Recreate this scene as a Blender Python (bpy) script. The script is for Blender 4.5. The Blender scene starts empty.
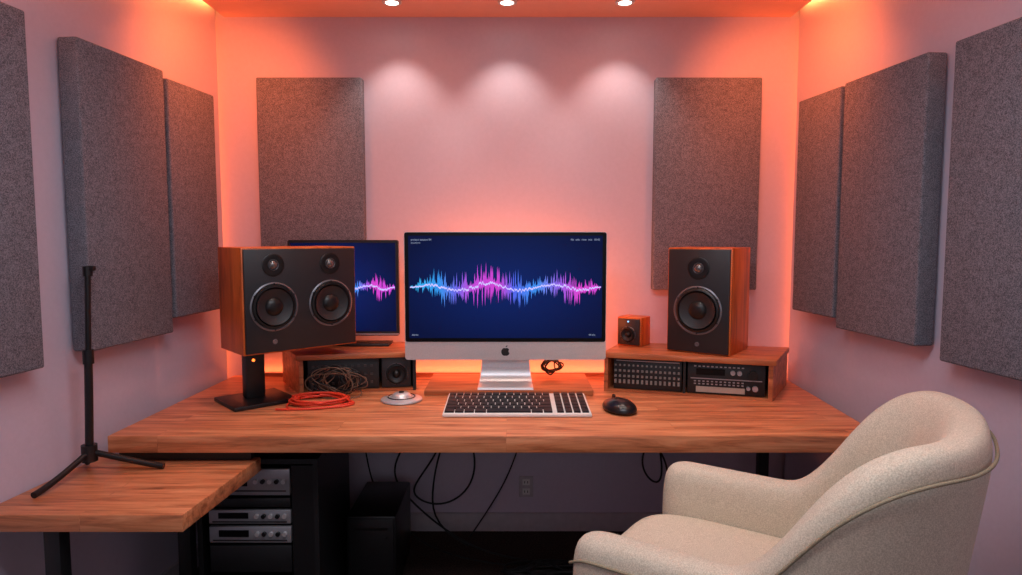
import bpy, bmesh, math, random
from mathutils import Vector, Matrix
random.seed(7)
scene = bpy.context.scene
scene.view_settings.view_transform = 'Standard'
scene.view_settings.look = 'None'

# ------------------------------------------------------------------ materials
def s2l(c):
    return tuple(((v/255)/12.92 if v/255 <= 0.04045 else ((v/255+0.055)/1.055)**2.4) for v in c)

def base_mat(name):
    m = bpy.data.materials.new(name); m.use_nodes = True
    nt = m.node_tree
    return m, nt, nt.nodes['Principled BSDF']

def plain(name, rgb, rough=0.5, metal=0.0, noise=0.06, nscale=30, bump=0.0, spec=0.5):
    m, nt, b = base_mat(name)
    c = s2l(rgb)
    tc = nt.nodes.new('ShaderNodeTexCoord')
    n = nt.nodes.new('ShaderNodeTexNoise'); n.inputs['Scale'].default_value = nscale
    n.inputs['Detail'].default_value = 4
    nt.links.new(tc.outputs['Object'], n.inputs['Vector'])
    r = nt.nodes.new('ShaderNodeValToRGB')
    r.color_ramp.elements[0].position = 0.3; r.color_ramp.elements[1].position = 0.7
    r.color_ramp.elements[0].color = (*[v*(1-noise) for v in c], 1)
    r.color_ramp.elements[1].color = (*[min(1, v*(1+noise)) for v in c], 1)
    nt.links.new(n.outputs['Fac'], r.inputs['Fac'])
    nt.links.new(r.outputs['Color'], b.inputs['Base Color'])
    b.inputs['Roughness'].default_value = rough
    b.inputs['Metallic'].default_value = metal
    b.inputs['Specular IOR Level'].default_value = spec
    if bump:
        bp = nt.nodes.new('ShaderNodeBump'); bp.inputs['Strength'].default_value = bump
        bp.inputs['Distance'].default_value = 0.004
        nt.links.new(n.outputs['Fac'], bp.inputs['Height'])
        nt.links.new(bp.outputs['Normal'], b.inputs['Normal'])
    return m

def fabric(name, dark, light, scale=260, bump=0.5, mixw=0.12):
    m, nt, b = base_mat(name)
    tc = nt.nodes.new('ShaderNodeTexCoord')
    n = nt.nodes.new('ShaderNodeTexNoise'); n.inputs['Scale'].default_value = scale; n.inputs['Detail'].default_value = 3
    n2 = nt.nodes.new('ShaderNodeTexNoise'); n2.inputs['Scale'].default_value = scale/7; n2.inputs['Detail'].default_value = 5
    nt.links.new(tc.outputs['Object'], n.inputs['Vector']); nt.links.new(tc.outputs['Object'], n2.inputs['Vector'])
    mx = nt.nodes.new('ShaderNodeMath'); mx.operation = 'MULTIPLY_ADD'
    mx.inputs[1].default_value = mixw
    nt.links.new(n2.outputs['Fac'], mx.inputs[0])
    m2 = nt.nodes.new('ShaderNodeMath'); m2.operation = 'MULTIPLY'; m2.inputs[1].default_value = 1-mixw
    nt.links.new(n.outputs['Fac'], m2.inputs[0]); nt.links.new(m2.outputs[0], mx.inputs[2])
    r = nt.nodes.new('ShaderNodeValToRGB')
    r.color_ramp.elements[0].position = 0.36; r.color_ramp.elements[1].position = 0.64
    r.color_ramp.elements[0].color = (*s2l(dark), 1); r.color_ramp.elements[1].color = (*s2l(light), 1)
    nt.links.new(mx.outputs[0], r.inputs['Fac']); nt.links.new(r.outputs['Color'], b.inputs['Base Color'])
    b.inputs['Roughness'].default_value = 0.95
    b.inputs['Specular IOR Level'].default_value = 0.1
    bp = nt.nodes.new('ShaderNodeBump'); bp.inputs['Strength'].default_value = bump; bp.inputs['Distance'].default_value = 0.002
    nt.links.new(mx.outputs[0], bp.inputs['Height']); nt.links.new(bp.outputs['Normal'], b.inputs['Normal'])
    return m

def wood(name, light, mid, dark, staves=True, rough=0.38, stretch=(1.2, 14, 14), rot=0.0):
    m, nt, b = base_mat(name)
    L = nt.links.new
    tc = nt.nodes.new('ShaderNodeTexCoord')
    mp0 = nt.nodes.new('ShaderNodeMapping'); mp0.inputs['Rotation'].default_value = (0, 0, rot)
    L(tc.outputs['Object'], mp0.inputs['Vector'])
    mp = nt.nodes.new('ShaderNodeMapping'); mp.inputs['Scale'].default_value = stretch
    L(mp0.outputs['Vector'], mp.inputs['Vector'])
    br = nt.nodes.new('ShaderNodeTexBrick')
    br.inputs['Color1'].default_value = (0.36, 0.36, 0.36, 1); br.inputs['Color2'].default_value = (0.62, 0.62, 0.62, 1)
    br.inputs['Mortar'].default_value = (0.25, 0.25, 0.25, 1)
    br.inputs['Scale'].default_value = 1.0; br.inputs['Brick Width'].default_value = 1.3
    br.inputs['Row Height'].default_value = 0.125; br.inputs['Mortar Size'].default_value = 0.0010
    br.inputs['Bias'].default_value = 0.0
    L(mp0.outputs['Vector'], br.inputs['Vector'])
    add = nt.nodes.new('ShaderNodeVectorMath'); add.operation = 'MULTIPLY_ADD'
    L(br.outputs['Color'], add.inputs[0]); add.inputs[1].default_value = (7, 9, 5) if staves else (0, 0, 0)
    L(mp.outputs['Vector'], add.inputs[2])
    n = nt.nodes.new('ShaderNodeTexNoise'); n.inputs['Scale'].default_value = 2.2; n.inputs['Detail'].default_value = 9
    n.inputs['Roughness'].default_value = 0.62; n.inputs['Distortion'].default_value = 0.7
    L(add.outputs['Vector'], n.inputs['Vector'])
    r = nt.nodes.new('ShaderNodeValToRGB')
    e = r.color_ramp.elements
    e[0].position = 0.30; e[0].color = (*s2l(dark), 1)
    e[1].position = 0.70; e[1].color = (*s2l(light), 1)
    k = e.new(0.48); k.color = (*s2l(mid), 1)
    L(n.outputs['Fac'], r.inputs['Fac'])
    if staves:
        mul = nt.nodes.new('ShaderNodeMix'); mul.data_type = 'RGBA'; mul.blend_type = 'OVERLAY'
        mul.inputs[0].default_value = 0.30
        L(r.outputs['Color'], mul.inputs[6]); L(br.outputs['Color'], mul.inputs[7])
        L(mul.outputs[2], b.inputs['Base Color'])
    else:
        L(r.outputs['Color'], b.inputs['Base Color'])
    b.inputs['Roughness'].default_value = rough
    bp = nt.nodes.new('ShaderNodeBump'); bp.inputs['Strength'].default_value = 0.12; bp.inputs['Distance'].default_value = 0.002
    L(n.outputs['Fac'], bp.inputs['Height']); L(bp.outputs['Normal'], b.inputs['Normal'])
    return m

def emis(name, rgb, strength):
    m, nt, b = base_mat(name)
    b.inputs['Base Color'].default_value = (0.01, 0.01, 0.01, 1)
    b.inputs['Emission Color'].default_value = (*s2l(rgb), 1)
    b.inputs['Emission Strength'].default_value = strength
    return m

M_wall = plain('wall_paint', (204, 192, 208), 0.75, noise=0.02, nscale=60, bump=0.05)
M_ceil = plain('ceiling_glow_tint', (242, 190, 162), 0.8, noise=0.02)  # orange light on the ceiling painted in as a peach tone
M_base = plain('baseboard_paint', (190, 180, 185), 0.6)
M_floor = fabric('floor_carpet', (46, 36, 34), (78, 64, 58), 120)
M_desk = wood('desk_wood', (230, 156, 110), (200, 122, 80), (136, 74, 44))
M_orange = wood('speaker_veneer', (228, 126, 58), (202, 98, 38), (138, 62, 24), staves=False, stretch=(9, 9, 1.2))
M_riser = wood('riser_wood', (208, 130, 84), (176, 98, 58), (116, 60, 34), staves=False)
M_black = plain('black_plastic', (24, 24, 26), 0.45)
M_baffle = plain('baffle_black', (34, 34, 38), 0.42)
M_metalblk = plain('black_powder_coat', (18, 18, 20), 0.4, nscale=200)
M_rubber = plain('rubber', (14, 14, 15), 0.35)
M_cone = plain('driver_cone', (34, 35, 38), 0.5, nscale=120)
M_ring = plain('driver_ring', (112, 112, 118), 0.35, metal=0.6)
M_dome = plain('driver_dome', (120, 118, 118), 0.25, metal=0.7)
M_alu = plain('aluminium', (215, 212, 212), 0.36, metal=0.55, nscale=200)
M_alu2 = plain('silver_faceplate', (165, 165, 170), 0.35, metal=0.5)
M_key = plain('keycap_dark', (28, 28, 32), 0.55, spec=.3)
M_white = plain('white_plastic', (225, 222, 218), 0.4)
M_glass = plain('screen_glass', (6, 6, 9), 0.3, spec=0.2)
M_panel = fabric('acoustic_fabric', (80, 80, 88), (144, 144, 154), 300, 0.6, .15)
M_chair = fabric('chair_fabric', (192, 180, 158), (226, 215, 194), 330, 0.4)
M_piping = fabric('chair_piping', (140, 128, 104), (166, 152, 128), 350, 0.3)
M_redcable = plain('red_cable', (226, 66, 40), 0.45)
M_tancable = plain('tan_cable', (104, 76, 58), 0.5)
M_blkcable = plain('black_cable', (14, 13, 14), 0.5)
M_led = emis('indicator_orange', (255, 110, 40), 4)
M_ledbl = emis('indicator_blue', (120, 190, 255), 2)
M_lamp = emis('downlight_lens', (255, 240, 225), 14)
M_leg = wood('leg_wood', (120, 78, 50), (96, 60, 38), (60, 36, 22), staves=False)

# ------------------------------------------------------------------ helpers
def link(o, parent=None):
    scene.collection.objects.link(o)
    if parent is not None: o.parent = parent
    return o

def empty(name, loc=(0, 0, 0), rz=0.0):
    e = bpy.data.objects.new(name, None); e.empty_display_size = 0.1
    e.location = loc; e.rotation_euler = (0, 0, rz)
    return link(e)

def from_bm(name, bm, parent, mat, smooth=False):
    me = bpy.data.meshes.new(name)
    bmesh.ops.recalc_face_normals(bm, faces=bm.faces[:])
    bm.to_mesh(me); bm.free()
    mats = mat if isinstance(mat, (list, tuple)) else [mat]
    for k in mats: me.materials.append(k)
    if smooth:
        for p in me.polygons: p.use_smooth = True
    o = bpy.data.objects.new(name, me)
    return link(o, parent)

def autosmooth(o, ang=35):
    me = o.data
    for p in me.polygons: p.use_smooth = True
    bm = bmesh.new(); bm.from_mesh(me)
    for e in bm.edges:
        if len(e.link_faces) == 2 and e.calc_face_angle(0) > math.radians(ang): e.smooth = False
    bm.to_mesh(me); bm.free()

def box(name, c, s, parent, mat, bevel=0.0, seg=2, rz=0.0, rx=0.0):
    bm = bmesh.new(); bmesh.ops.create_cube(bm, size=1)
    bmesh.ops.scale(bm, vec=s, verts=bm.verts)
    if bevel: bmesh.ops.bevel(bm, geom=bm.edges[:], offset=bevel, segments=seg, affect='EDGES', profile=0.5)
    if rx: bmesh.ops.rotate(bm, verts=bm.verts, cent=(0, 0, 0), matrix=Matrix.Rotation(rx, 3, 'X'))
    if rz: bmesh.ops.rotate(bm, verts=bm.verts, cent=(0, 0, 0), matrix=Matrix.Rotation(rz, 3, 'Z'))
    o = from_bm(name, bm, parent, mat)
    o.location = c
    if bevel: autosmooth(o)
    return o

def cyl(name, c, r, h, parent, mat, axis='Z', r2=None, seg=40, bevel=0.0):
    bm = bmesh.new()
    bmesh.ops.create_cone(bm, cap_ends=True, segments=seg, radius1=r, radius2=r if r2 is None else r2, depth=h)
    if axis == 'Y': bmesh.ops.rotate(bm, verts=bm.verts, cent=(0, 0, 0), matrix=Matrix.Rotation(math.pi/2, 3, 'X'))
    if axis == 'X': bmesh.ops.rotate(bm, verts=bm.verts, cent=(0, 0, 0), matrix=Matrix.Rotation(math.pi/2, 3, 'Y'))
    o = from_bm(name, bm, parent, mat); o.location = c
    autosmooth(o, 40)
    return o

def lathe(name, prof, c, parent, mat, axis='Z', seg=48):
    bm = bmesh.new(); rings = []
    for r, h in prof:
        ring = []
        if r < 1e-6:
            ring = [bm.verts.new((0, 0, h))]
        else:
            for i in range(seg):
                a = 2*math.pi*i/seg
                ring.append(bm.verts.new((r*math.cos(a), r*math.sin(a), h)))
        rings.append(ring)
    for a, b in zip(rings, rings[1:]):
        for i in range(seg):
            j = (i+1) % seg
            if len(a) == 1 and len(b) == 1: continue
            if len(a) == 1: bm.faces.new((a[0], b[i], b[j]))
            elif len(b) == 1: bm.faces.new((a[i], a[j], b[0]))
            else: bm.faces.new((a[i], a[j], b[j], b[i]))
    if axis == 'Y': bmesh.ops.rotate(bm, verts=bm.verts, cent=(0, 0, 0), matrix=Matrix.Rotation(math.pi/2, 3, 'X'))
    o = from_bm(name, bm, parent, mat); o.location = c
    autosmooth(o, 50)
    return o

def prism(name, pts, z0, z1, parent, mat, bevel=0.0):
    bm = bmesh.new()
    lo = [bm.verts.new((x, y, z0)) for x, y in pts]; hi = [bm.verts.new((x, y, z1)) for x, y in pts]
    n = len(pts)
    bm.faces.new(lo); bm.faces.new(hi)
    for i in range(n): bm.faces.new((lo[i], lo[(i+1) % n], hi[(i+1) % n], hi[i]))
    bmesh.ops.recalc_face_normals(bm, faces=bm.faces[:])
    if bevel: bmesh.ops.bevel(bm, geom=bm.edges[:], offset=bevel, segments=2, affect='EDGES', profile=0.5)
    o = from_bm(name, bm, parent, mat)
    if bevel: autosmooth(o)
    return o

def tube(name, pts, r, parent, mat, cyclic=False, res=6):
    cu = bpy.data.curves.new(name, 'CURVE'); cu.dimensions = '3D'
    cu.bevel_depth = r; cu.bevel_resolution = 3; cu.resolution_u = res; cu.use_fill_caps = True
    sp = cu.splines.new('NURBS'); sp.points.add(len(pts)-1)
    for p, q in zip(sp.points, pts): p.co = (*q, 1)
    sp.order_u = 4 if len(pts) >= 4 else len(pts); sp.use_endpoint_u = True; sp.use_cyclic_u = cyclic
    cu.materials.append(mat)
    o = bpy.data.objects.new(name, cu)
    return link(o, parent)

def area(name, loc, rot, sx, sy, power, col, parent=None, spread=180):
    l = bpy.data.lights.new(name, 'AREA'); l.shape = 'RECTANGLE'; l.size = sx; l.size_y = sy
    l.energy = power; l.color = col; l.spread = math.radians(spread)
    o = bpy.data.objects.new(name, l); o.location = loc; o.rotation_euler = rot
    return link(o, parent)

def spot(name, loc, target, power, col, ang, blend, r, parent):
    l = bpy.data.lights.new(name, 'SPOT'); l.energy = power; l.color = col
    l.spot_size = math.radians(ang); l.spot_blend = blend; l.shadow_soft_size = r
    o = bpy.data.objects.new(name, l); o.location = loc
    o.rotation_euler = (Vector(target)).to_track_quat('-Z', 'Y').to_euler()
    return link(o, parent)

# ------------------------------------------------------------------ room
ZC = 2.717
SP = 0.103
W0 = 1.472
def wx(y): return W0 + SP*(-y)
prism('floor', [(-2.2, -5.1), (2.2, -5.1), (1.72, 0.12), (-1.72, 0.12)], -0.06, 0.0, None, M_floor)
box('wall_back', (0, 0.06, 1.48), (3.6, 0.12, 2.96), None, M_wall)
SL = 0.05
def side(sgn, name):
    p = [(wx(-SL), -SL), (wx(-5), -5), (wx(-5)+.16, -5), (1.72, 0), (1.60, 0), (1.60, -SL)]
    prism(name, [(sgn*x, y) for x, y in p], 0, 2.96, None, M_wall)
side(-1, 'wall_left'); side(1, 'wall_right')
box('wall_front', (0, -5.06, 1.48), (4.4, 0.12, 2.96), None, M_wall)
prism('ceiling', [(-1.452, 0), (1.452, 0), (1.452, -5), (-1.452, -5)], ZC, ZC+0.04, None, M_ceil)
prism('ceiling_upper', [(-2.2, -5.1), (2.2, -5.1), (1.74, 0.12), (-1.74, 0.12)], 2.96, 3.02, None, M_ceil)
box('baseboard_back', (0, -0.009, 0.05), (2.94, 0.018, 0.10), None, M_base, 0.003)
for sgn, nm in ((-1, 'baseboard_left'), (1, 'baseboard_right')):
    prism(nm, [(sgn*(wx(-.08)), -.08), (sgn*(wx(-.08)-.016), -.08), (sgn*(wx(-4.99)-.016), -4.99), (sgn*wx(-4.99), -4.99)], 0, .10, None, M_base)

# added unseen fill light behind the camera, dressed as a window
win = empty('added_window', (0, -4.99, 1.75))
box('frame_top', (0, 0.0, 0.58), (2.3, 0.06, 0.06), win, M_white)
box('frame_bottom', (0, 0.0, -0.58), (2.3, 0.06, 0.06), win, M_white)
box('frame_l', (-1.12, 0.0, 0), (0.06, 0.06, 1.16), win, M_white)
box('frame_r', (1.12, 0.0, 0), (0.06, 0.06, 1.16), win, M_white)
box('mullion', (0, 0.0, 0), (0.04, 0.05, 1.16), win, M_white)
area('window_fill', (0, 0.01, 0), (math.radians(90), 0, 0), 2.1, 1.05, 10, (0.80, 0.88, 1.0), win)

# added overhead fill light, out of view, built as a ceiling panel
pl = empty('added_panel_light', (0, -2.35, ZC))
box('panel_frame', (0, 0, -0.012), (1.9, 0.9, 0.022), pl, M_white, 0.004)
area('panel_fill', (0, 0, -0.028), (0, 0, 0), 1.8, 0.8, 31, (0.88, 0.91, 1.0), pl)

# recessed downlights
def downlight(x, y, nm):
    d = empty(nm, (x, y, ZC))
    lathe('trim_ring', [(0.030, -0.001), (0.032, -0.006), (0.044, -0.006), (0.047, 0.0)], (0, 0, 0), d, M_white)
    return d
for x in (-0.553, 0.0, 0.565):
    d = downlight(x, -.22, 'added_desk_downlight')
    cyl('lens', (0, 0, -0.002), 0.030, 0.004, d, M_lamp)
    spot('spot', (0, 0, -.02), (0, .10, -1), 10.5, (1.0, 0.80, 0.70), 88, .7, .02, d)
for x in (-0.75, 0.0, 0.75):  # unseen row added to brighten the desk top
    d = downlight(x, -.95, 'added_desk_downlight')
    cyl('lens', (0, 0, -0.002), 0.030, 0.004, d, M_lamp)
    spot('spot', (0, 0, -.02), (0, .02, -1), 21, (1.0, 0.88, 0.80), 62, .8, .05, d)

ORG = (1.0, 0.17, 0.035)
WSH = (1.0, 0.20, 0.05)
for x, pw, tx in ((-1.05, 42, -.55), (1.05, 42, .55), (-.35, 6, -.1), (.35, 6, .1)):  # unseen orange spots added to widen the glow on the back wall
    d = downlight(x, -.62, 'added_wall_washer')
    cyl('lens', (0, 0, -0.002), 0.030, 0.004, d, emis('added_washer_lens', (255, 110, 60), 6))
    spot('spot', (0, 0, -.02), (tx, .55, -.75), pw, ORG if pw > 20 else WSH, 125 if pw > 20 else 100, 1.0, .03, d)

for sgn in (-1, 1):
    e = empty('corner_led_strip', (sgn*1.592, -SL/2, 1.75))
    box('channel', (0, 0, 0), (0.010, 0.04, 1.9), e, M_alu2)
    area('led', (-sgn*0.008, 0, 0), (0, math.radians(90)*(sgn), 0), 1.86, 0.035, 3.0, ORG, e)
    e = empty('cove_led_strip', (sgn*1.42, -1.3, ZC+0.07))
    box('channel', (0, 0, 0), (0.02, 2.4, 0.05), e, M_alu2)
    area('led', (sgn*0.014, 0, 0), (0, math.radians(-90)*(sgn), 0), 0.04, 2.36, 15, (1.0, 0.32, 0.07), e)
e = empty('desk_led_strip', (0, -0.03, 0.857))
box('channel', (0, -0.012, 0.010), (2.7, 0.004, 0.020), e, M_riser)
area('led', (0, 0.004, 0.006), (math.radians(180+10), 0, 0), 2.66, 0.016, 5, ORG, e)

# ------------------------------------------------------------------ acoustic panels
def panel_back(xc, w, z0, z1):
    e = empty('acoustic_panel', (xc, 0, (z0+z1)/2))
    box('fabric_core', (0, -0.036, 0), (w, 0.062, z1-z0), e, M_panel, 0.008, 3)
    box('mounting_frame', (0, -0.004, 0), (w-.06, 0.008, z1-z0-.06), e, M_black)
panel_back(-1.008, 0.537, 1.318, 2.40)
panel_back(1.024, 0.538, 1.318, 2.40)
ang = math.atan(SP)
def panel_side(sgn, y0, y1, z0, z1):
    yc = (y0+y1)/2; L = abs(y1-y0)/math.cos(ang)
    e = empty('acoustic_panel', (sgn*wx(yc), yc, (z0+z1)/2), sgn*ang)
    box('fabric_core', (-sgn*0.05, 0, 0), (0.076, L, z1-z0), e, M_panel, 0.008, 3)
    box('mounting_frame', (-sgn*0.0075, 0, 0), (0.011, L-.08, z1-z0-.08), e, M_black)
panel_side(-1, -0.24, -0.60, 1.24, 2.27)
panel_side(-1, -0.625, -1.11, 1.18, 2.295)
panel_side(-1, -1.32, -2.0, 1.165, 2.31)
panel_side(1, -0.225, -0.565, 1.235, 2.245)
panel_side(1, -0.59, -1.08, 1.195, 2.25)
panel_side(1, -1.20, -1.95, 1.165, 2.25)

# ------------------------------------------------------------------ desks
ZD = 0.856
desk = empty('desk')
prism('top', [(-1.486, -1.077), (1.385, -1.077), (1.407, -1.05), (1.455, -0.003), (-1.46, -0.003)], ZD-0.065, ZD, desk, M_desk, 0.004)
for x in (-1.278, 1.33):
    for y in (-0.93, -0.12):
        box('leg', (x, y, (ZD-.065)/2), (0.05, 0.05, ZD-.065), desk, M_metalblk, 0.003)
    box('foot_rail', (x, -0.525, 0.025), (0.048, 0.76, 0.05), desk, M_metalblk, 0.003)
    box('top_rail', (x, -0.525, ZD-.085), (0.048, 0.76, 0.038), desk, M_metalblk, 0.003)
box('cross_beam', (0.026, -0.12, ZD-0.10), (2.56, 0.03, 0.05), desk, M_metalblk)

st = empty('side_table')
prism('top', [(-1.62, -1.53), (-.985, -1.53), (-.945, -1.0), (-1.568, -1.0)], 0.695, 0.75, st, M_desk, 0.004)
box('leg', (-1.40, -1.49, 0.3475), (0.05, 0.05, 0.695), st, M_metalblk, 0.003)
box('desk_bracket', (-1.22, -1.02, .770), (.5, .03, .039), st, M_metalblk)

# ------------------------------------------------------------------ risers
cr = empty('monitor_riser', (0.008, -0.265, ZD))
box('board', (0, 0, 0.013), (0.79, 0.38, 0.024), cr, M_riser, 0.003)
for x in (-0.36, 0.36): box('foot_pad', (x, 0, 0.0008), (0.04, 0.2, 0.0016), cr, M_rubber)

def knob(x, z, r, parent, y0, mat=None):
    cyl('knob', (x, y0-0.006, z), r, 0.012, parent, mat or M_alu2, 'Y', seg=16)

RH = 0.19
rr = empty('equipment_shelf', (0.464, -0.364, ZD), math.radians(-15.9)); rr.scale = (.975, 1, 1)
prism('top_board', [(-.008, -.012), (.787, -.012), (.890, .385), (.045, .318)], RH-.026, RH, rr, M_riser, 0.003)
prism('bottom_board', [(.005, .004), (.77, .004), (.87, .37), (.085, .30)], 0, .012, rr, M_riser)
prism('side_panel_a', [(0, 0), (.018, 0), (.07, .31), (.05, .31)], 0, RH-.026, rr, M_riser)
prism('side_panel_b', [(.755, 0), (.775, 0), (.88, .38), (.86, .38)], 0, RH-.026, rr, M_riser)
box('divider', (.381, .12, .088), (.012, .22, .152), rr, M_black)
prism('back_panel', [(.09, .29), (.85, .36), (.85, .368), (.09, .298)], .012, RH-.026, rr, M_black)
box('mixer_body', (.207, .08, .086), (.325, .12, .145), rr, M_black, .003)
bm = bmesh.new()
for r_ in range(4):
    for c_ in range(15):
        s = 0.0105 if r_ < 3 else 0.008
        mt = Matrix.Translation((.054+c_*.0215, .018, .05+r_*.026))
        res = bmesh.ops.create_cube(bm, size=1, matrix=mt @ Matrix.Diagonal((s, .010, s*1.0 if r_ else .018, 1)))
from_bm('mixer_buttons', bm, rr, plain('mixer_caps', (130, 126, 122), .5))
box('mixer_label', (.207, .0185, .150), (.30, .002, .004), rr, M_alu2)
box('receiver_body', (.570, .13, .086), (.350, .22, .145), rr, M_black, .003)
box('receiver_strip', (.545, .018, .035), (.22, .006, .026), rr, plain('tan_face', (176, 160, 146), .4))
box('receiver_display', (.50, .018, .118), (.13, .006, .03), rr, M_glass)
box('receiver_line', (.57, .018, .085), (.32, .004, .004), rr, M_alu2)
bm = bmesh.new()
for r_ in range(3):
    for c_ in range(12):
        mt = Matrix.Translation((.43+c_*.0195, .018, .060+r_*.0125 if r_ < 2 else .142))
        bmesh.ops.create_cube(bm, size=1, matrix=mt @ Matrix.Diagonal((.010, .006, .005, 1)))
from_bm('receiver_buttons', bm, rr, M_alu2)
for kx, kz, kr in ((.60, .118, .011), (.63, .118, .011), (.69, .112, .022), (.70, .05, .013), (.67, .05, .009)):
    knob(kx, kz, kr, rr, .020, M_rubber if kr > .02 else M_alu2)

lr = empty('equipment_shelf', (-.97, -.444, ZD), math.radians(10.7))
prism('top_board', [(-.012, -.012), (.545, -.012), (.520, .295), (-.13, .325)], RH-.026, RH, lr, M_riser, .003)
prism('bottom_board', [(.0, .004), (.535, .004), (.51, .28), (-.11, .31)], 0, .012, lr, M_riser)
prism('side_panel_a', [(0, 0), (.018, 0), (-.10, .32), (-.122, .32)], 0, RH-.026, lr, M_riser)
prism('side_panel_b', [(.525, 0), (.540, 0), (.515, .29), (.50, .29)], 0, RH-.026, lr, M_black)
prism('back_panel', [(-.09, .30), (.49, .275), (.49, .283), (-.09, .308)], .012, RH-.026, lr, M_black)
box('patchbay_body', (.20, .12, .086), (.33, .20, .145), lr, M_black, .003)
bm = bmesh.new()
for r_ in range(3):
    for c_ in range(10):
        bmesh.ops.create_cube(bm, size=1, matrix=Matrix.Translation((.06+c_*.03, .018, .045+r_*.04)) @ Matrix.Diagonal((.012, .006, .012, 1)))
from_bm('patchbay_sockets', bm, lr, plain('sockets', (60, 56, 56), .5))
box('small_driver_box', (.447, .10, .086), (.140, .16, .145), lr, M_baffle, .004)

def woofer(parent, x, z, R, y0, bold=True):
    lathe('woofer_ring', [(R*.98, -.002), (R*1.03, .004), (R*.97, .007), (R*.93, .003)], (x, y0, z), parent, M_ring, 'Y')
    lathe('woofer_surround', [(R*.95, .002), (R*.90, .010), (R*.82, .011), (R*.76, .004), (R*.74, -.001)], (x, y0, z), parent, M_rubber, 'Y')
    lathe('woofer_cone', [(R*.76, .003), (R*.66, -.003), (R*.40, -.010), (R*.36, -.011)], (x, y0-.012, z), parent, M_cone, 'Y')
    lathe('woofer_dustcap', [(R*.38, -.002), (R*.33, .005), (R*.2, .010), (R*.1, .012), (0, .0125)], (x, y0-.004, z), parent, M_rubber, 'Y')
    for i in range(6):
        a = math.pi/6+i*math.pi/3
        cyl('screw', (x+R*.97*math.cos(a), y0-.006, z+R*.97*math.sin(a)), .0035, .004, parent, M_rubber, 'Y', seg=10)

def tweeter(parent, x, z, R, y0):
    lathe('tweeter_plate', [(R, -.001), (R, .003), (R*.92, .005), (R*.55, .001), (R*.45, .001)], (x, y0, z), parent, M_rubber, 'Y')
    lathe('tweeter_ring', [(R*.50, .002), (R*.46, .006), (R*.40, .003)], (x, y0, z), parent, M_ring, 'Y')
    lathe('tweeter_dome', [(R*.40, .001), (R*.32, .007), (R*.18, .011), (0, .0125)], (x, y0, z), parent, M_dome, 'Y')

woofer(lr, .447, .080, .052, .019)

def speaker(name, loc, rz, w, h, d, woofers, tweets, wr, tr, badge=()):
    e = empty(name, loc, rz)
    yf = -d/2
    box('cabinet', (0, .004, h/2), (w, d-.008, h), e, M_orange, .004)
    box('baffle', (0, yf+.003, h/2), (w-.014, .012, h-.014), e, M_baffle, .003)
    y0 = yf-.003
    for x, z in woofers: woofer(e, x, z, wr, y0)
    for x, z in tweets: tweeter(e, x, z, tr, y0)
    for x, z in badge: lathe('port', [(.011, .0), (.009, .002), (.005, .001), (0, .001)], (x, y0, z), e, M_ring, 'Y', 24)
    return e

spl = speaker('twin_studio_speaker', (-.99, -.4955, 1.098), math.radians(42), .520, .452, .285,
        [(-.130, .200), (.130, .200)], [(-.130, .378), (.130, .378)], .102, .048, [(-.130, .05)])
spr = speaker('studio_monitor_speaker', (.978, -.29, ZD+RH), math.radians(-35), .305, .497, .30,
        [(0, .205)], [(0, .402)], .112, .052, [(0, .045)])
spc = speaker('mini_speaker', (.642, -.15, ZD+RH), math.radians(-35), .130, .145, .12,
        [(0, .060)], [], .040, .02)
cyl('led', (0, -.066, .125), .004, .004, spc, M_ledbl, 'Y', seg=12)

ss = empty('speaker_stand', (-1.13, -.56, ZD), math.radians(42))
box('base_plate', (0, 0, .009), (.28, .26, .018), ss, M_metalblk, .004)
box('column', (0.0, .02, .125), (.085, .055, .214), ss, M_metalblk, .006)
box('top_plate', (.03, .03, .2355), (.16, .15, .012), ss, M_metalblk, .003)
cyl('led', (-.01, -.010, .19), .006, .006, ss, M_led, 'Y', seg=16)

# ------------------------------------------------------------------ screens
def screen_mat(name, hw, hh):
    m, nt, b = base_mat(name)
    L = nt.links.new
    tc = nt.nodes.new('ShaderNodeTexCoord')
    mp = nt.nodes.new('ShaderNodeMapping'); mp.inputs['Scale'].default_value = (1/hw*.85, 1, 1/hh*.8)
    L(tc.outputs['Object'], mp.inputs['Vector'])
    ln = nt.nodes.new('ShaderNodeVectorMath'); ln.operation = 'LENGTH'; L(mp.outputs['Vector'], ln.inputs[0])
    r = nt.nodes.new('ShaderNodeValToRGB')
    r.color_ramp.elements[0].position = 0.0; r.color_ramp.elements[0].color = (*s2l((10, 36, 104)), 1)
    r.color_ramp.elements[1].position = 1.0; r.color_ramp.elements[1].color = (*s2l((6, 18, 60)), 1)
    L(ln.outputs['Value'], r.inputs['Fac'])
    b.inputs['Base Color'].default_value = (.002, .002, .004, 1)
    b.inputs['Roughness'].default_value = .35; b.inputs['Specular IOR Level'].default_value = .08
    L(r.outputs['Color'], b.inputs['Emission Color']); b.inputs['Emission Strength'].default_value = .95
    return m

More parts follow.
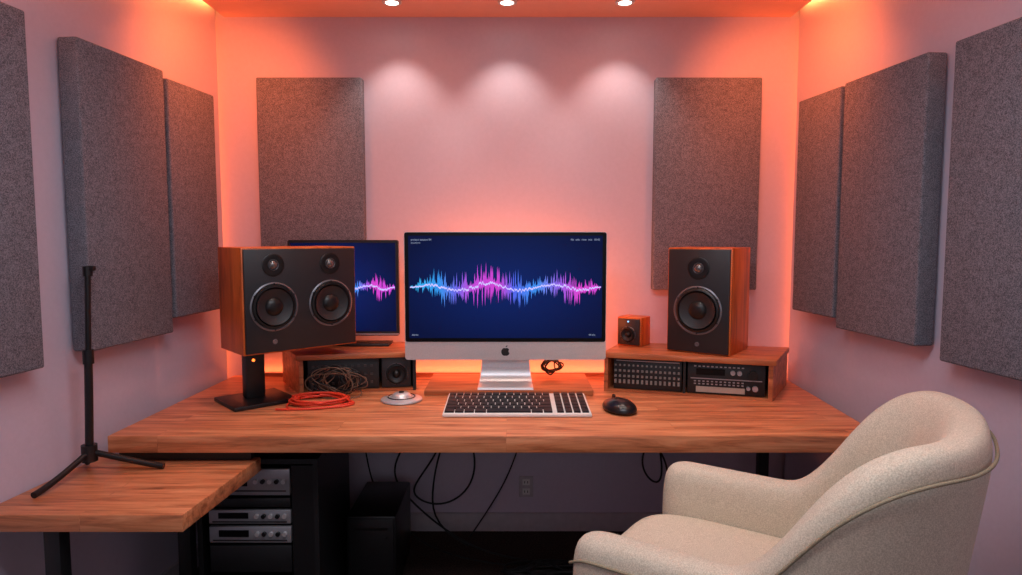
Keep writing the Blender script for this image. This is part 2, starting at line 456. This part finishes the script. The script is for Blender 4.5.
def wave_mat(name, hw, strength):
    m, nt, b = base_mat(name)
    L = nt.links.new
    tc = nt.nodes.new('ShaderNodeTexCoord'); sx = nt.nodes.new('ShaderNodeSeparateXYZ'); L(tc.outputs['Object'], sx.inputs[0])
    mr = nt.nodes.new('ShaderNodeMapRange'); mr.inputs['From Min'].default_value = -hw; mr.inputs['From Max'].default_value = hw
    L(sx.outputs['X'], mr.inputs['Value'])
    r = nt.nodes.new('ShaderNodeValToRGB'); e = r.color_ramp.elements
    cols = [(0, (40, 190, 245)), (.16, (40, 150, 245)), (.25, (110, 100, 240)), (.33, (205, 70, 225)), (.46, (215, 60, 215)),
            (.54, (80, 100, 245)), (.66, (50, 150, 250)), (.78, (150, 90, 235)), (.88, (230, 65, 215)), (1, (220, 70, 225))]
    e[0].color = (*s2l(cols[0][1]), 1); e[1].color = (*s2l(cols[-1][1]), 1)
    for p, c in cols[1:-1]:
        k = e.new(p); k.color = (*s2l(c), 1)
    L(mr.outputs['Result'], r.inputs['Fac'])
    b.inputs['Base Color'].default_value = (.01, .01, .01, 1)
    L(r.outputs['Color'], b.inputs['Emission Color']); b.inputs['Emission Strength'].default_value = strength
    return m

def env(t):
    v = .38 + .62*math.exp(-((t-.37)/.12)**2) + .40*math.exp(-((t-.17)/.07)**2) + .42*math.exp(-((t-.58)/.07)**2) + .42*math.exp(-((t-.84)/.09)**2)
    return v*min(1, (t+.02)*12)*min(1, (1.04-t)*10)

def waveform(parent, c, hw, hh, hwmat, y):
    n = int(hw*2/.0044)
    bm = bmesh.new()
    for i in range(n):
        t = (i+.5)/n; x = -hw+2*hw*t
        cz = hh*.16*math.sin(t*19)*env(t)
        a = hh*env(t)*(0.16+.84*random.random()**1.6)
        b_ = hh*env(t)*(0.16+.84*random.random()**1.6)*.9
        w = .0017
        bm.faces.new([bm.verts.new(p) for p in ((x-w, 0, cz-b_*.55), (x, 0, cz-b_), (x+w, 0, cz-b_*.55), (x+w, 0, cz+a*.55), (x, 0, cz+a), (x-w, 0, cz+a*.55))])
    o = from_bm('waveform_bars', bm, parent, wave_mat('waveform', hwmat, 1.15)); o.location = (c[0], y, c[1])
    bm = bmesh.new(); prev = None; m_ = n
    for i in range(m_+1):
        t = i/m_; x = -hw+2*hw*t
        z = hh*.16*math.sin(t*19)*env(t) + hh*.16*(random.random()-.5)*env(t)
        th_ = .0026+.003*env(t)*random.random()
        cur = (bm.verts.new((x, 0, z-th_)), bm.verts.new((x, 0, z+th_)))
        if prev: bm.faces.new((prev[0], cur[0], cur[1], prev[1]))
        prev = cur
    o = from_bm('waveform_core', bm, parent, emis('waveform_core', (200, 190, 255), 1.1)); o.location = (c[0], y-.0004, c[1])

def text(parent, body, x, z, y, size, mat, align='LEFT'):
    cu = bpy.data.curves.new('caption', 'FONT'); cu.body = body; cu.size = size; cu.align_x = align
    cu.materials.append(mat)
    o = bpy.data.objects.new('caption', cu); o.location = (x, y, z); o.rotation_euler = (math.radians(90), 0, 0)
    link(o, parent)
M_txt = emis('screen_text', (170, 185, 215), .7)

im = empty('desktop_computer', (-.008, -.40, ZD+.026))
W, H, Z0 = .945, .602, .134
def rrect(name, w, h, r, th, c, parent, mat, bevel=0):
    bm = bmesh.new(); pts = []
    for cx, cz, a0 in ((w/2-r, h/2-r, 0), (-w/2+r, h/2-r, 90), (-w/2+r, -h/2+r, 180), (w/2-r, -h/2+r, 270)):
        for k in range(7):
            a = math.radians(a0+k*15); pts.append((cx+r*math.cos(a), cz+r*math.sin(a)))
    f = [bm.verts.new((x, -th/2, z)) for x, z in pts]; b_ = [bm.verts.new((x, th/2, z)) for x, z in pts]
    bm.faces.new(f); bm.faces.new(b_); n = len(pts)
    for i in range(n): bm.faces.new((f[i], f[(i+1) % n], b_[(i+1) % n], b_[i]))
    o = from_bm(name, bm, parent, mat); o.location = c; autosmooth(o, 40)
    return o
rrect('housing', W, H, .014, .018, (0, 0, Z0+H/2), im, M_alu)
bm = bmesh.new()
rows = []
for k in range(8):
    s = math.cos(k/7*math.pi/2); yy = .009+.055*math.sin(k/7*math.pi/2)
    rows.append([bm.verts.new((sx*W/2*.95*max(s, .02), yy, Z0+H/2+sz*H/2*.95*max(s, .02))) for sx, sz in ((-1, -1), (1, -1), (1, 1), (-1, 1))])
for a, b_ in zip(rows, rows[1:]):
    for i in range(4): bm.faces.new((a[i], a[(i+1) % 4], b_[(i+1) % 4], b_[i]))
bm.faces.new(rows[-1]); from_bm('rear_shell', bm, im, M_alu)
CH = .085
rrect('bezel', W-.006, H-CH-.004, .010, .003, (0, -.0102, Z0+CH+(H-CH)/2-.001), im, M_glass)
sw, sh = W-.042, H-CH-.038
scz = Z0+CH+(H-CH)/2
o = box('display', (0, -.0122, scz), (sw, .001, sh), im, screen_mat('display_blue', sw/2, sh/2))
waveform(im, (0, scz+.0), sw/2-.006, .125, sw/2, -.0132)
text(im, 'project session 04', -sw/2+.012, scz+sh/2-.022, -.0132, .013, M_txt)
text(im, 'waveform', -sw/2+.012, scz+sh/2-.036, -.0132, .011, M_txt)
text(im, 'file  edit  view  mix  10:42', sw/2-.012, scz+sh/2-.022, -.0132, .013, M_txt, 'RIGHT')
text(im, 'stereo', -sw/2+.012, scz-sh/2+.012, -.0132, .012, M_txt)
text(im, '48 kHz', sw/2-.03, scz-sh/2+.012, -.0132, .011, M_txt, 'RIGHT')
bm = bmesh.new()
pts = []
for i in range(40):
    a = 2*math.pi*i/40
    r = .020*(1 - .16*math.exp(-((a-math.pi/2)/.35)**2) - .10*math.exp(-((a-3*math.pi/2)/.3)**2))
    x = r*math.cos(a); z = r*math.sin(a)*1.02
    dx, dz = x-.024, z-.003
    dd = math.hypot(dx, dz)
    if dd < .010: x, z = .024+dx/dd*.010, .003+dz/dd*.010
    pts.append((x, z))
f = [bm.verts.new((x, 0, z)) for x, z in pts]; bm.faces.new(f)
lf = [bm.verts.new(p) for p in ((0, 0, .021), (.003, 0, .028), (.010, 0, .032), (.008, 0, .025))]; bm.faces.new(lf)
o = from_bm('emblem', bm, im, M_black); o.location = (0, -.0105, Z0+CH/2-.004)
bm = bmesh.new()
prof = [(-.050, .0, .130), (-.046, .010, .130), (.00, .012, .129), (.04, .022, .125), (.064, .055, .120), (.070, .11, .115), (.072, .30, .112)]
front, back = [], []
for i, (y, z, hw) in enumerate(prof):
    front.append((bm.verts.new((-hw, y, z)), bm.verts.new((hw, y, z))))
profb = [(-.050, .0, .130), (-.046, .0, .130), (.02, .0, .129), (.07, .0, .125), (.084, .055, .120), (.088, .11, .115), (.090, .30, .112)]
for i, (y, z, hw) in enumerate(profb):
    back.append((bm.verts.new((-hw, y, z)), bm.verts.new((hw, y, z))))
for i in range(len(prof)-1):
    bm.faces.new((front[i][0], front[i][1], front[i+1][1], front[i+1][0]))
    bm.faces.new((back[i][0], back[i+1][0], back[i+1][1], back[i][1]))
    bm.faces.new((front[i][0], front[i+1][0], back[i+1][0], back[i][0]))
    bm.faces.new((front[i][1], back[i][1], back[i+1][1], front[i+1][1]))
bmesh.ops.remove_doubles(bm, verts=bm.verts, dist=1e-5)
o = from_bm('stand', bm, im, M_alu); autosmooth(o, 50)
# added bias light behind the display, for an orange halo on the wall
box('added_bias_strip', (0, .094, .43), (.70, .004, .02), im, M_alu2)
area('added_bias_led', (0, .098, .38), (math.radians(90), 0, 0), .74, .30, 7.5, (1.0, .19, .05), im)

m2 = empty('computer_monitor', (-.823, -.165, ZD+RH))
rrect('housing', .553, .482, .010, .026, (0, 0, .05+.241), m2, M_black)
box('display', (0, -.0137, .05+.245), (.525, .001, .445), m2, screen_mat('display_blue_b', .26, .22))
waveform(m2, (0, .05+.245), .258, .100, .20, -.0148)
box('neck', (0, .024, .15), (.06, .02, .29), m2, M_black, .004)
box('foot', (0.07, .01, .007), (.32, .12, .012), m2, M_black, .003)
box('bottom_trim', (0, -.0140, .058), (.553, .002, .008), m2, M_alu2)

# ------------------------------------------------------------------ keyboard, mouse, hub
kb = empty('keyboard', (.043, -.680, ZD), 0)
TL = math.radians(3.0)
box('tray', (0, 0, .016), (.615, .30, .014), kb, M_white, .005, rx=TL)
bm = bmesh.new()
def key(x, y, w, h_):
    z = .0255+y*math.tan(TL)
    res = bmesh.ops.create_cube(bm, size=1, matrix=Matrix.Translation((x, y, z)) @ Matrix.Rotation(TL, 4, 'X') @ Matrix.Diagonal((w, h_, .009, 1)))
rowsy = [.122, .076, .029, -.018, -.065, -.112]
for ri, yy in enumerate(rowsy):
    x = -.299; xe = .146
    hgt = .032 if ri == 0 else .041
    wts = {0: [1]*14, 1: [1]*13+[1.4], 2: [1.4]+[1]*13, 3: [1.7]+[1]*11+[1.7], 4: [2.2]+[1]*10+[2.2], 5: [1.1, 1, 1.1, 1.3, 5.2, 1.3, 1]}[ri]
    gap = .0045; tot = xe-x-gap*(len(wts)-1); k_ = tot/sum(wts)
    for wt in wts:
        key(x+wt*k_/2, yy, wt*k_, hgt); x += wt*k_+gap
    for c_ in range(4):
        key(.180+c_*.0345, yy, .0265, hgt)
o = from_bm('keys', bm, kb, M_key)
for x in (-.25, .25):
    box('foot_front', (x, -.13, .0015), (.04, .02, .003), kb, M_rubber)
    box('foot_rear', (x, .12, .007), (.04, .02, .014), kb, M_rubber)

ms = empty('computer_mouse', (.478, -.715, ZD), math.radians(14))
bm = bmesh.new(); bmesh.ops.create_uvsphere(bm, u_segments=40, v_segments=24, radius=1)
for v in bm.verts:
    x, y, z = v.co
    if z < 0: z *= .25
    hump = 1.0 + .18*(-y)
    v.co = (x*.066*(1-.10*y), y*.105, max(.0, .012+z*.042*hump))
o = from_bm('shell', bm, ms, plain('mouse_black', (20, 20, 24), .28), True)
cyl('wheel', (0, .055, .046), .012, .008, ms, M_rubber, 'X', seg=20)

hb = empty('usb_hub', (-.477, -.545, ZD))
lathe('disc', [(0, 0), (.088, 0), (.094, .004), (.092, .010), (.070, .016), (.045, .020), (.040, .030), (.030, .036), (0, .038)], (0, 0, 0), hb, M_alu)
lathe('groove', [(.058, .0188), (.060, .0215), (.063, .018)], (0, 0, 0), hb, M_rubber)
cyl('button', (0, 0, .039), .012, .006, hb, M_black, seg=20)

# ------------------------------------------------------------------ cables
e = empty('red_cable_coil', (-.835, -.60, ZD))
for k in range(3):
    pts = []
    ox, oy = random.uniform(-.02, .02), random.uniform(-.02, .02)
    for i in range(26):
        a = 2*math.pi*i/12+k*1.3
        q = .72+.34*random.random()
        pts.append((ox+.135*q*math.cos(a), oy+.105*q*math.sin(a), .006+.004*(i/12)+k*.007+random.random()*.004))
    tube('loop', pts, .0045, e, M_redcable)
for t in ([(.10, .04, .006), (.16, .02, .006), (.17, -.05, .006), (.08, -.09, .006), (-.08, -.13, .006), (-.15, -.12, .006)],
          [(-.10, .02, .02), (-.13, -.01, .008), (-.13, -.11, .006), (-.02, -.13, .006), (.10, -.08, .006), (.15, .0, .006)],
          [(-.02, .08, .02), (.05, .11, .012), (.12, .10, .012), (.13, .04, .012), (.10, .0, .006)]):
    tube('tail', t, .0045, e, M_redcable)
tg = empty('cable_tangle', (-.78, -.475, ZD))
for k in range(7):
    pts = []
    ox, oz, sx_ = random.uniform(-.04, .04), random.uniform(-.01, .01), random.uniform(.75, 1.15)
    per = random.choice((8, 10, 13))
    for i in range(26):
        a = 2*math.pi*i/per+k
        rr_ = .35+.65*random.random()
        pts.append((ox+.14*sx_*rr_*math.cos(a), -.012+(random.random()-.5)*.05, max(.005, oz+.080+.080*rr_*math.sin(a))))
    tube('loop', pts, .0024, tg, M_tancable if k % 3 else M_blkcable)
tube('lead', [(.1, 0, .03), (.13, -.03, .004), (.02, -.06, .004), (-.08, -.04, .004), (-.1, 0, .004)], .0028, tg, M_tancable)

tk = empty('adapter_cable', (.225, -.15, ZD+.026))
for k in range(4):
    ox = random.uniform(-.015, .015); per = (7, 9, 11, 8)[k]
    pts = [(ox+.07*math.cos(i*6.283/per+k)*(0.35+.65*random.random()), .03*(random.random()-.5), max(.005, .050+.048*math.sin(i*6.283/per+k)*(0.35+.65*random.random()))) for i in range(18)]
    tube('loop', pts, .0034, tk, M_blkcable)

hc = empty('hanging_cables')
def hang(pts, r=.005): tube('cable', pts, r, hc, M_blkcable)
ZB = ZD-.065
hang([(-.45, -.25, ZB), (-.45, -.22, .65), (-.56, -.2, .5), (-.60, -.18, .35), (-.45, -.2, .2), (-.3, -.25, .1), (-.1, -.3, .008), (.1, -.35, .008)])
hang([(-.30, -.25, ZB), (-.30, -.22, .6), (-.42, -.2, .4), (-.52, -.2, .28), (-.35, -.2, .2), (-.18, -.2, .3), (-.15, -.2, .5), (-.25, -.2, .68), (-.32, -.2, .6), (-.4, -.2, .3), (-.38, -.2, .1), (-.2, -.2, .008)])
hang([(.10, -.2, ZB), (.09, -.12, .6), (.02, -.06, .35), (-.06, -.05, .2), (-.2, -.1, .008)], .004)
hang([(-.75, -.25, ZB), (-.72, -.2, .5), (-.70, -.2, .3), (-.55, -.2, .15), (-.4, -.3, .008), (0, -.4, .008)], .004)
hang([(.72, -.25, ZB), (.73, -.2, .7), (.80, -.2, .45), (.78, -.2, .3), (.66, -.2, .42), (.72, -.2, .6), (.86, -.2, .4), (.80, -.2, .1), (.6, -.3, .008)])
for x, z in ((-.44, .70), (-.30, .69), (.74, .69)):
    box('plug', (x, -.23, z), (.035, .03, .06), hc, M_blkcable, .005)
pts = []
for i in range(60):
    a = i*.7; pts.append((.1+.32*math.cos(a)*random.random()+.1, -.45+.12*math.sin(a)*random.random(), .008+.02*random.random()))
tube('floor_tangle', pts, .006, hc, M_blkcable)

ot = empty('wall_outlet', (.10, 0, .245))
box('plate', (0, -.004, 0), (.075, .008, .115), ot, M_base, .003)
for z in (-.026, .026):
    box('socket', (0, -.0085, z), (.04, .003, .034), ot, M_white, .001)
    for x in (-.008, .008): box('slot', (x, -.0102, z), (.004, .002, .012), ot, M_black)

# ------------------------------------------------------------------ rack cabinet and tower under desk
rk = empty('rack_cabinet', (-1.0, -.66, 0))
box('side_a', (-.235, 0, .36), (.02, .50, .70), rk, M_black)
box('side_b', (.235, 0, .36), (.02, .50, .70), rk, M_black)
box('top', (0, 0, .70), (.45, .50, .02), rk, M_black)
box('bottom', (0, 0, .02), (.45, .50, .02), rk, M_black)
box('back', (0, .24, .36), (.45, .015, .66), rk, M_black)
for x in (-.2, .2):
    for y in (-.2, .2): cyl('foot', (x, y, .005), .02, .01, rk, M_rubber, seg=16)
zz = .670
for k, hgt in enumerate((.115, .045, .065, .075, .12)):
    zc_ = zz-hgt/2
    mt = M_alu2 if k in (0, 2, 3) else M_black
    box('unit_face', (-.035, -.235, zc_), (.33, .02, hgt-.008), rk, mt, .003)
    box('unit_body', (-.035, -.02, zc_), (.31, .40, hgt-.012), rk, M_black)
    if mt is M_alu2:
        box('unit_display', (-.10, -.2465, zc_+.006), (.12, .004, hgt*.36), rk, M_glass)
        for i in range(5): cyl('knob', (-.005+i*.028, -.25, zc_+.005), .009, .012, rk, M_rubber if i % 2 else M_alu, 'Y', seg=14)
        box('unit_line', (-.035, -.2465, zc_-hgt*.3), (.30, .003, .004), rk, M_black)
    zz -= hgt+.004
box('blank_strip', (.18, -.235, .36), (.09, .01, .64), rk, M_metalblk)

tw = empty('computer_tower', (-.60, -.45, 0))
box('case', (0, 0, .19), (.22, .42, .35), tw, M_rubber, .008)
box('front_panel', (0, -.212, .19), (.20, .01, .33), tw, M_metalblk, .004)
box('drive_slot', (0, -.218, .31), (.15, .003, .012), tw, M_rubber)
cyl('power_button', (.07, -.218, .27), .006, .004, tw, M_rubber, 'Y', seg=16)
for x in (-.09, .09):
    for y in (-.16, .16): cyl('foot', (x, y, .008), .015, .016, tw, M_rubber, seg=16)

# ------------------------------------------------------------------ microphone stand
mc = empty('microphone_stand', (-1.50, -1.16, .75))
tube('leg_a', [(0, 0, .075), (-.01, -.09, .045), (-.02, -.17, .018), (-.028, -.245, .011)], .011, mc, M_metalblk)
tube('leg_b', [(0, 0, .075), (.10, .01, .050), (.18, .025, .022), (.25, .03, .011)], .011, mc, M_metalblk)
tube('leg_c', [(0, 0, .075), (-.03, .04, .05), (-.045, .06, .02), (-.055, .07, .011)], .011, mc, M_metalblk)
cyl('hub', (0, 0, .07), .026, .06, mc, M_metalblk, bevel=0)
tube('pole_lower', [(0, 0, .08), (.006, 0, .2), (.013, 0, .42)], .014, mc, M_metalblk)
tube('pole_upper', [(.013, 0, .40), (.02, 0, .6), (.026, 0, .72)], .010, mc, M_metalblk)
cyl('clutch', (.013, 0, .42), .018, .05, mc, M_metalblk, seg=24)
cyl('thread_cap', (.026, 0, .725), .016, .035, mc, M_metalblk, seg=24)
box('clip', (.036, 0, .735), (.03, .02, .018), mc, M_metalblk, .003)

# ------------------------------------------------------------------ armchair
ch = empty('armchair', (.690, -1.745, 0), math.radians(56))
R = .325
path = []
FA = .39
YB = -.07
for i in range(12): path.append((R, FA-(FA-YB)*i/12))
NB = 44
for i in range(NB+1):
    a = math.pi*i/NB
    cx = math.copysign(abs(math.cos(a))**.74, math.cos(a)); sy = abs(math.sin(a))**.74
    path.append((R*cx, YB-.31*sy))
for i in range(11, -1, -1): path.append((-R, FA-(FA-YB)*i/12))
def sstep(t): t = max(0, min(1, t)); return t*t*(3-2*t)
bm = bmesh.new(); rings = []; rim_out = []
N = len(path)
for i, (x, f) in enumerate(path):
    a = path[max(0, i-1)]; b_ = path[min(N-1, i+1)]
    t = Vector((b_[0]-a[0], b_[1]-a[1])).normalized(); nrm = Vector((-t.y, t.x))
    c = Vector((x, f))
    if nrm.dot(c) < 0: nrm = -nrm
    if abs(x) > R*.95: nrm = Vector((math.copysign(1, x), nrm.y if f < 0 else 0)).normalized()
    d_end = (FA-f)
    e_ = min(1, d_end/.08)
    er = math.sqrt(max(0.02, 1-(1-e_)**2))
    back = sstep((-.02-f)/.33)
    zt = .835+.345*sstep((-.01-f)/.32) - .04*(1-er)
    zb = .40+.03*(1-er)
    thh = .060*(.35+.65*er)
    ring = []
    K = 28
    for k in range(K):
        q = 2*math.pi*k/K
        cn = math.copysign(abs(math.cos(q))**.75, math.cos(q)); szq = math.copysign(abs(math.sin(q))**.28, math.sin(q))
        z = (zt+zb)/2+(zt-zb)/2*szq
        rel = (z-.40)/.78
        off = (.02+.07*back)*max(0, rel)**1.6 - .01
        pad = .02*back*math.exp(-((z-.95)/.16)**2) if cn < 0 else 0
        p = c+nrm*(off+thh*cn-pad)
        ring.append(bm.verts.new((p.x, p.y, z)))
    rings.append(ring)
    zr = zt-.055; relr = max(0, (zr-.40)/.78)
    p = c+nrm*((.02+.07*back)*relr**1.6-.01+thh*.985)
    rim_out.append((p.x, p.y, zr))
for a, b_ in zip(rings, rings[1:]):
    for k in range(len(a)): bm.faces.new((a[k], a[(k+1) % len(a)], b_[(k+1) % len(a)], b_[k]))
bm.faces.new(rings[0]); bm.faces.new(rings[-1])
o = from_bm('shell', bm, ch, M_chair, True)
sub = o.modifiers.new('sub', 'SUBSURF'); sub.levels = 1; sub.render_levels = 2
tube('piping', rim_out, .0040, ch, M_piping)
def pad(name, rx_, f0, f1, z0, z1, pw, mat):
    bm = bmesh.new(); rings = []; K = 48; fc = (f0+f1)/2; hf = (f1-f0)/2
    for s, z in ((.86, z0), (.96, z0+.012), (1, z0+.035), (1, (z0+z1)/2), (1, z1-.04), (.965, z1-.014), (.88, z1-.003), (.6, z1+.006), (.3, z1+.010)):
        ring = []
        for k in range(K):
            q = 2*math.pi*k/K
            cx = math.copysign(abs(math.cos(q))**pw, math.cos(q)); cy = math.copysign(abs(math.sin(q))**pw, math.sin(q))
            ring.append(bm.verts.new((rx_*s*cx, fc+hf*s*cy, z)))
        rings.append(ring)
    for a, b_ in zip(rings, rings[1:]):
        for k in range(K): bm.faces.new((a[k], a[(k+1) % K], b_[(k+1) % K], b_[k]))
    bm.faces.new(rings[0]); bm.faces.new(rings[-1])
    return from_bm(name, bm, ch, mat, True)
pad('seat_cushion', .275, -.30, .42, .54, .69, .42, M_chair)
pad('seat_base', .285, -.31, .38, .40, .545, .42, M_chair)
for x, y in ((-.26, .30), (.26, .30), (-.23, -.24), (.23, -.24)):
    cyl('leg', (x, y, .205), .018, .41, ch, M_leg, r2=.03, seg=20)

# ------------------------------------------------------------------ world + camera
w = bpy.data.worlds.new('world'); scene.world = w; w.use_nodes = True
w.node_tree.nodes['Background'].inputs['Color'].default_value = (.5, .5, .6, 1)
w.node_tree.nodes['Background'].inputs['Strength'].default_value = .1
cam = bpy.data.cameras.new('camera'); cam.sensor_width = 36; cam.lens = 660/1022*36
co = bpy.data.objects.new('camera', cam); co.location = (.018, -3.483, 1.6)
co.rotation_euler = (math.radians(90-4.5), 0, 0)
link(co); scene.camera = co
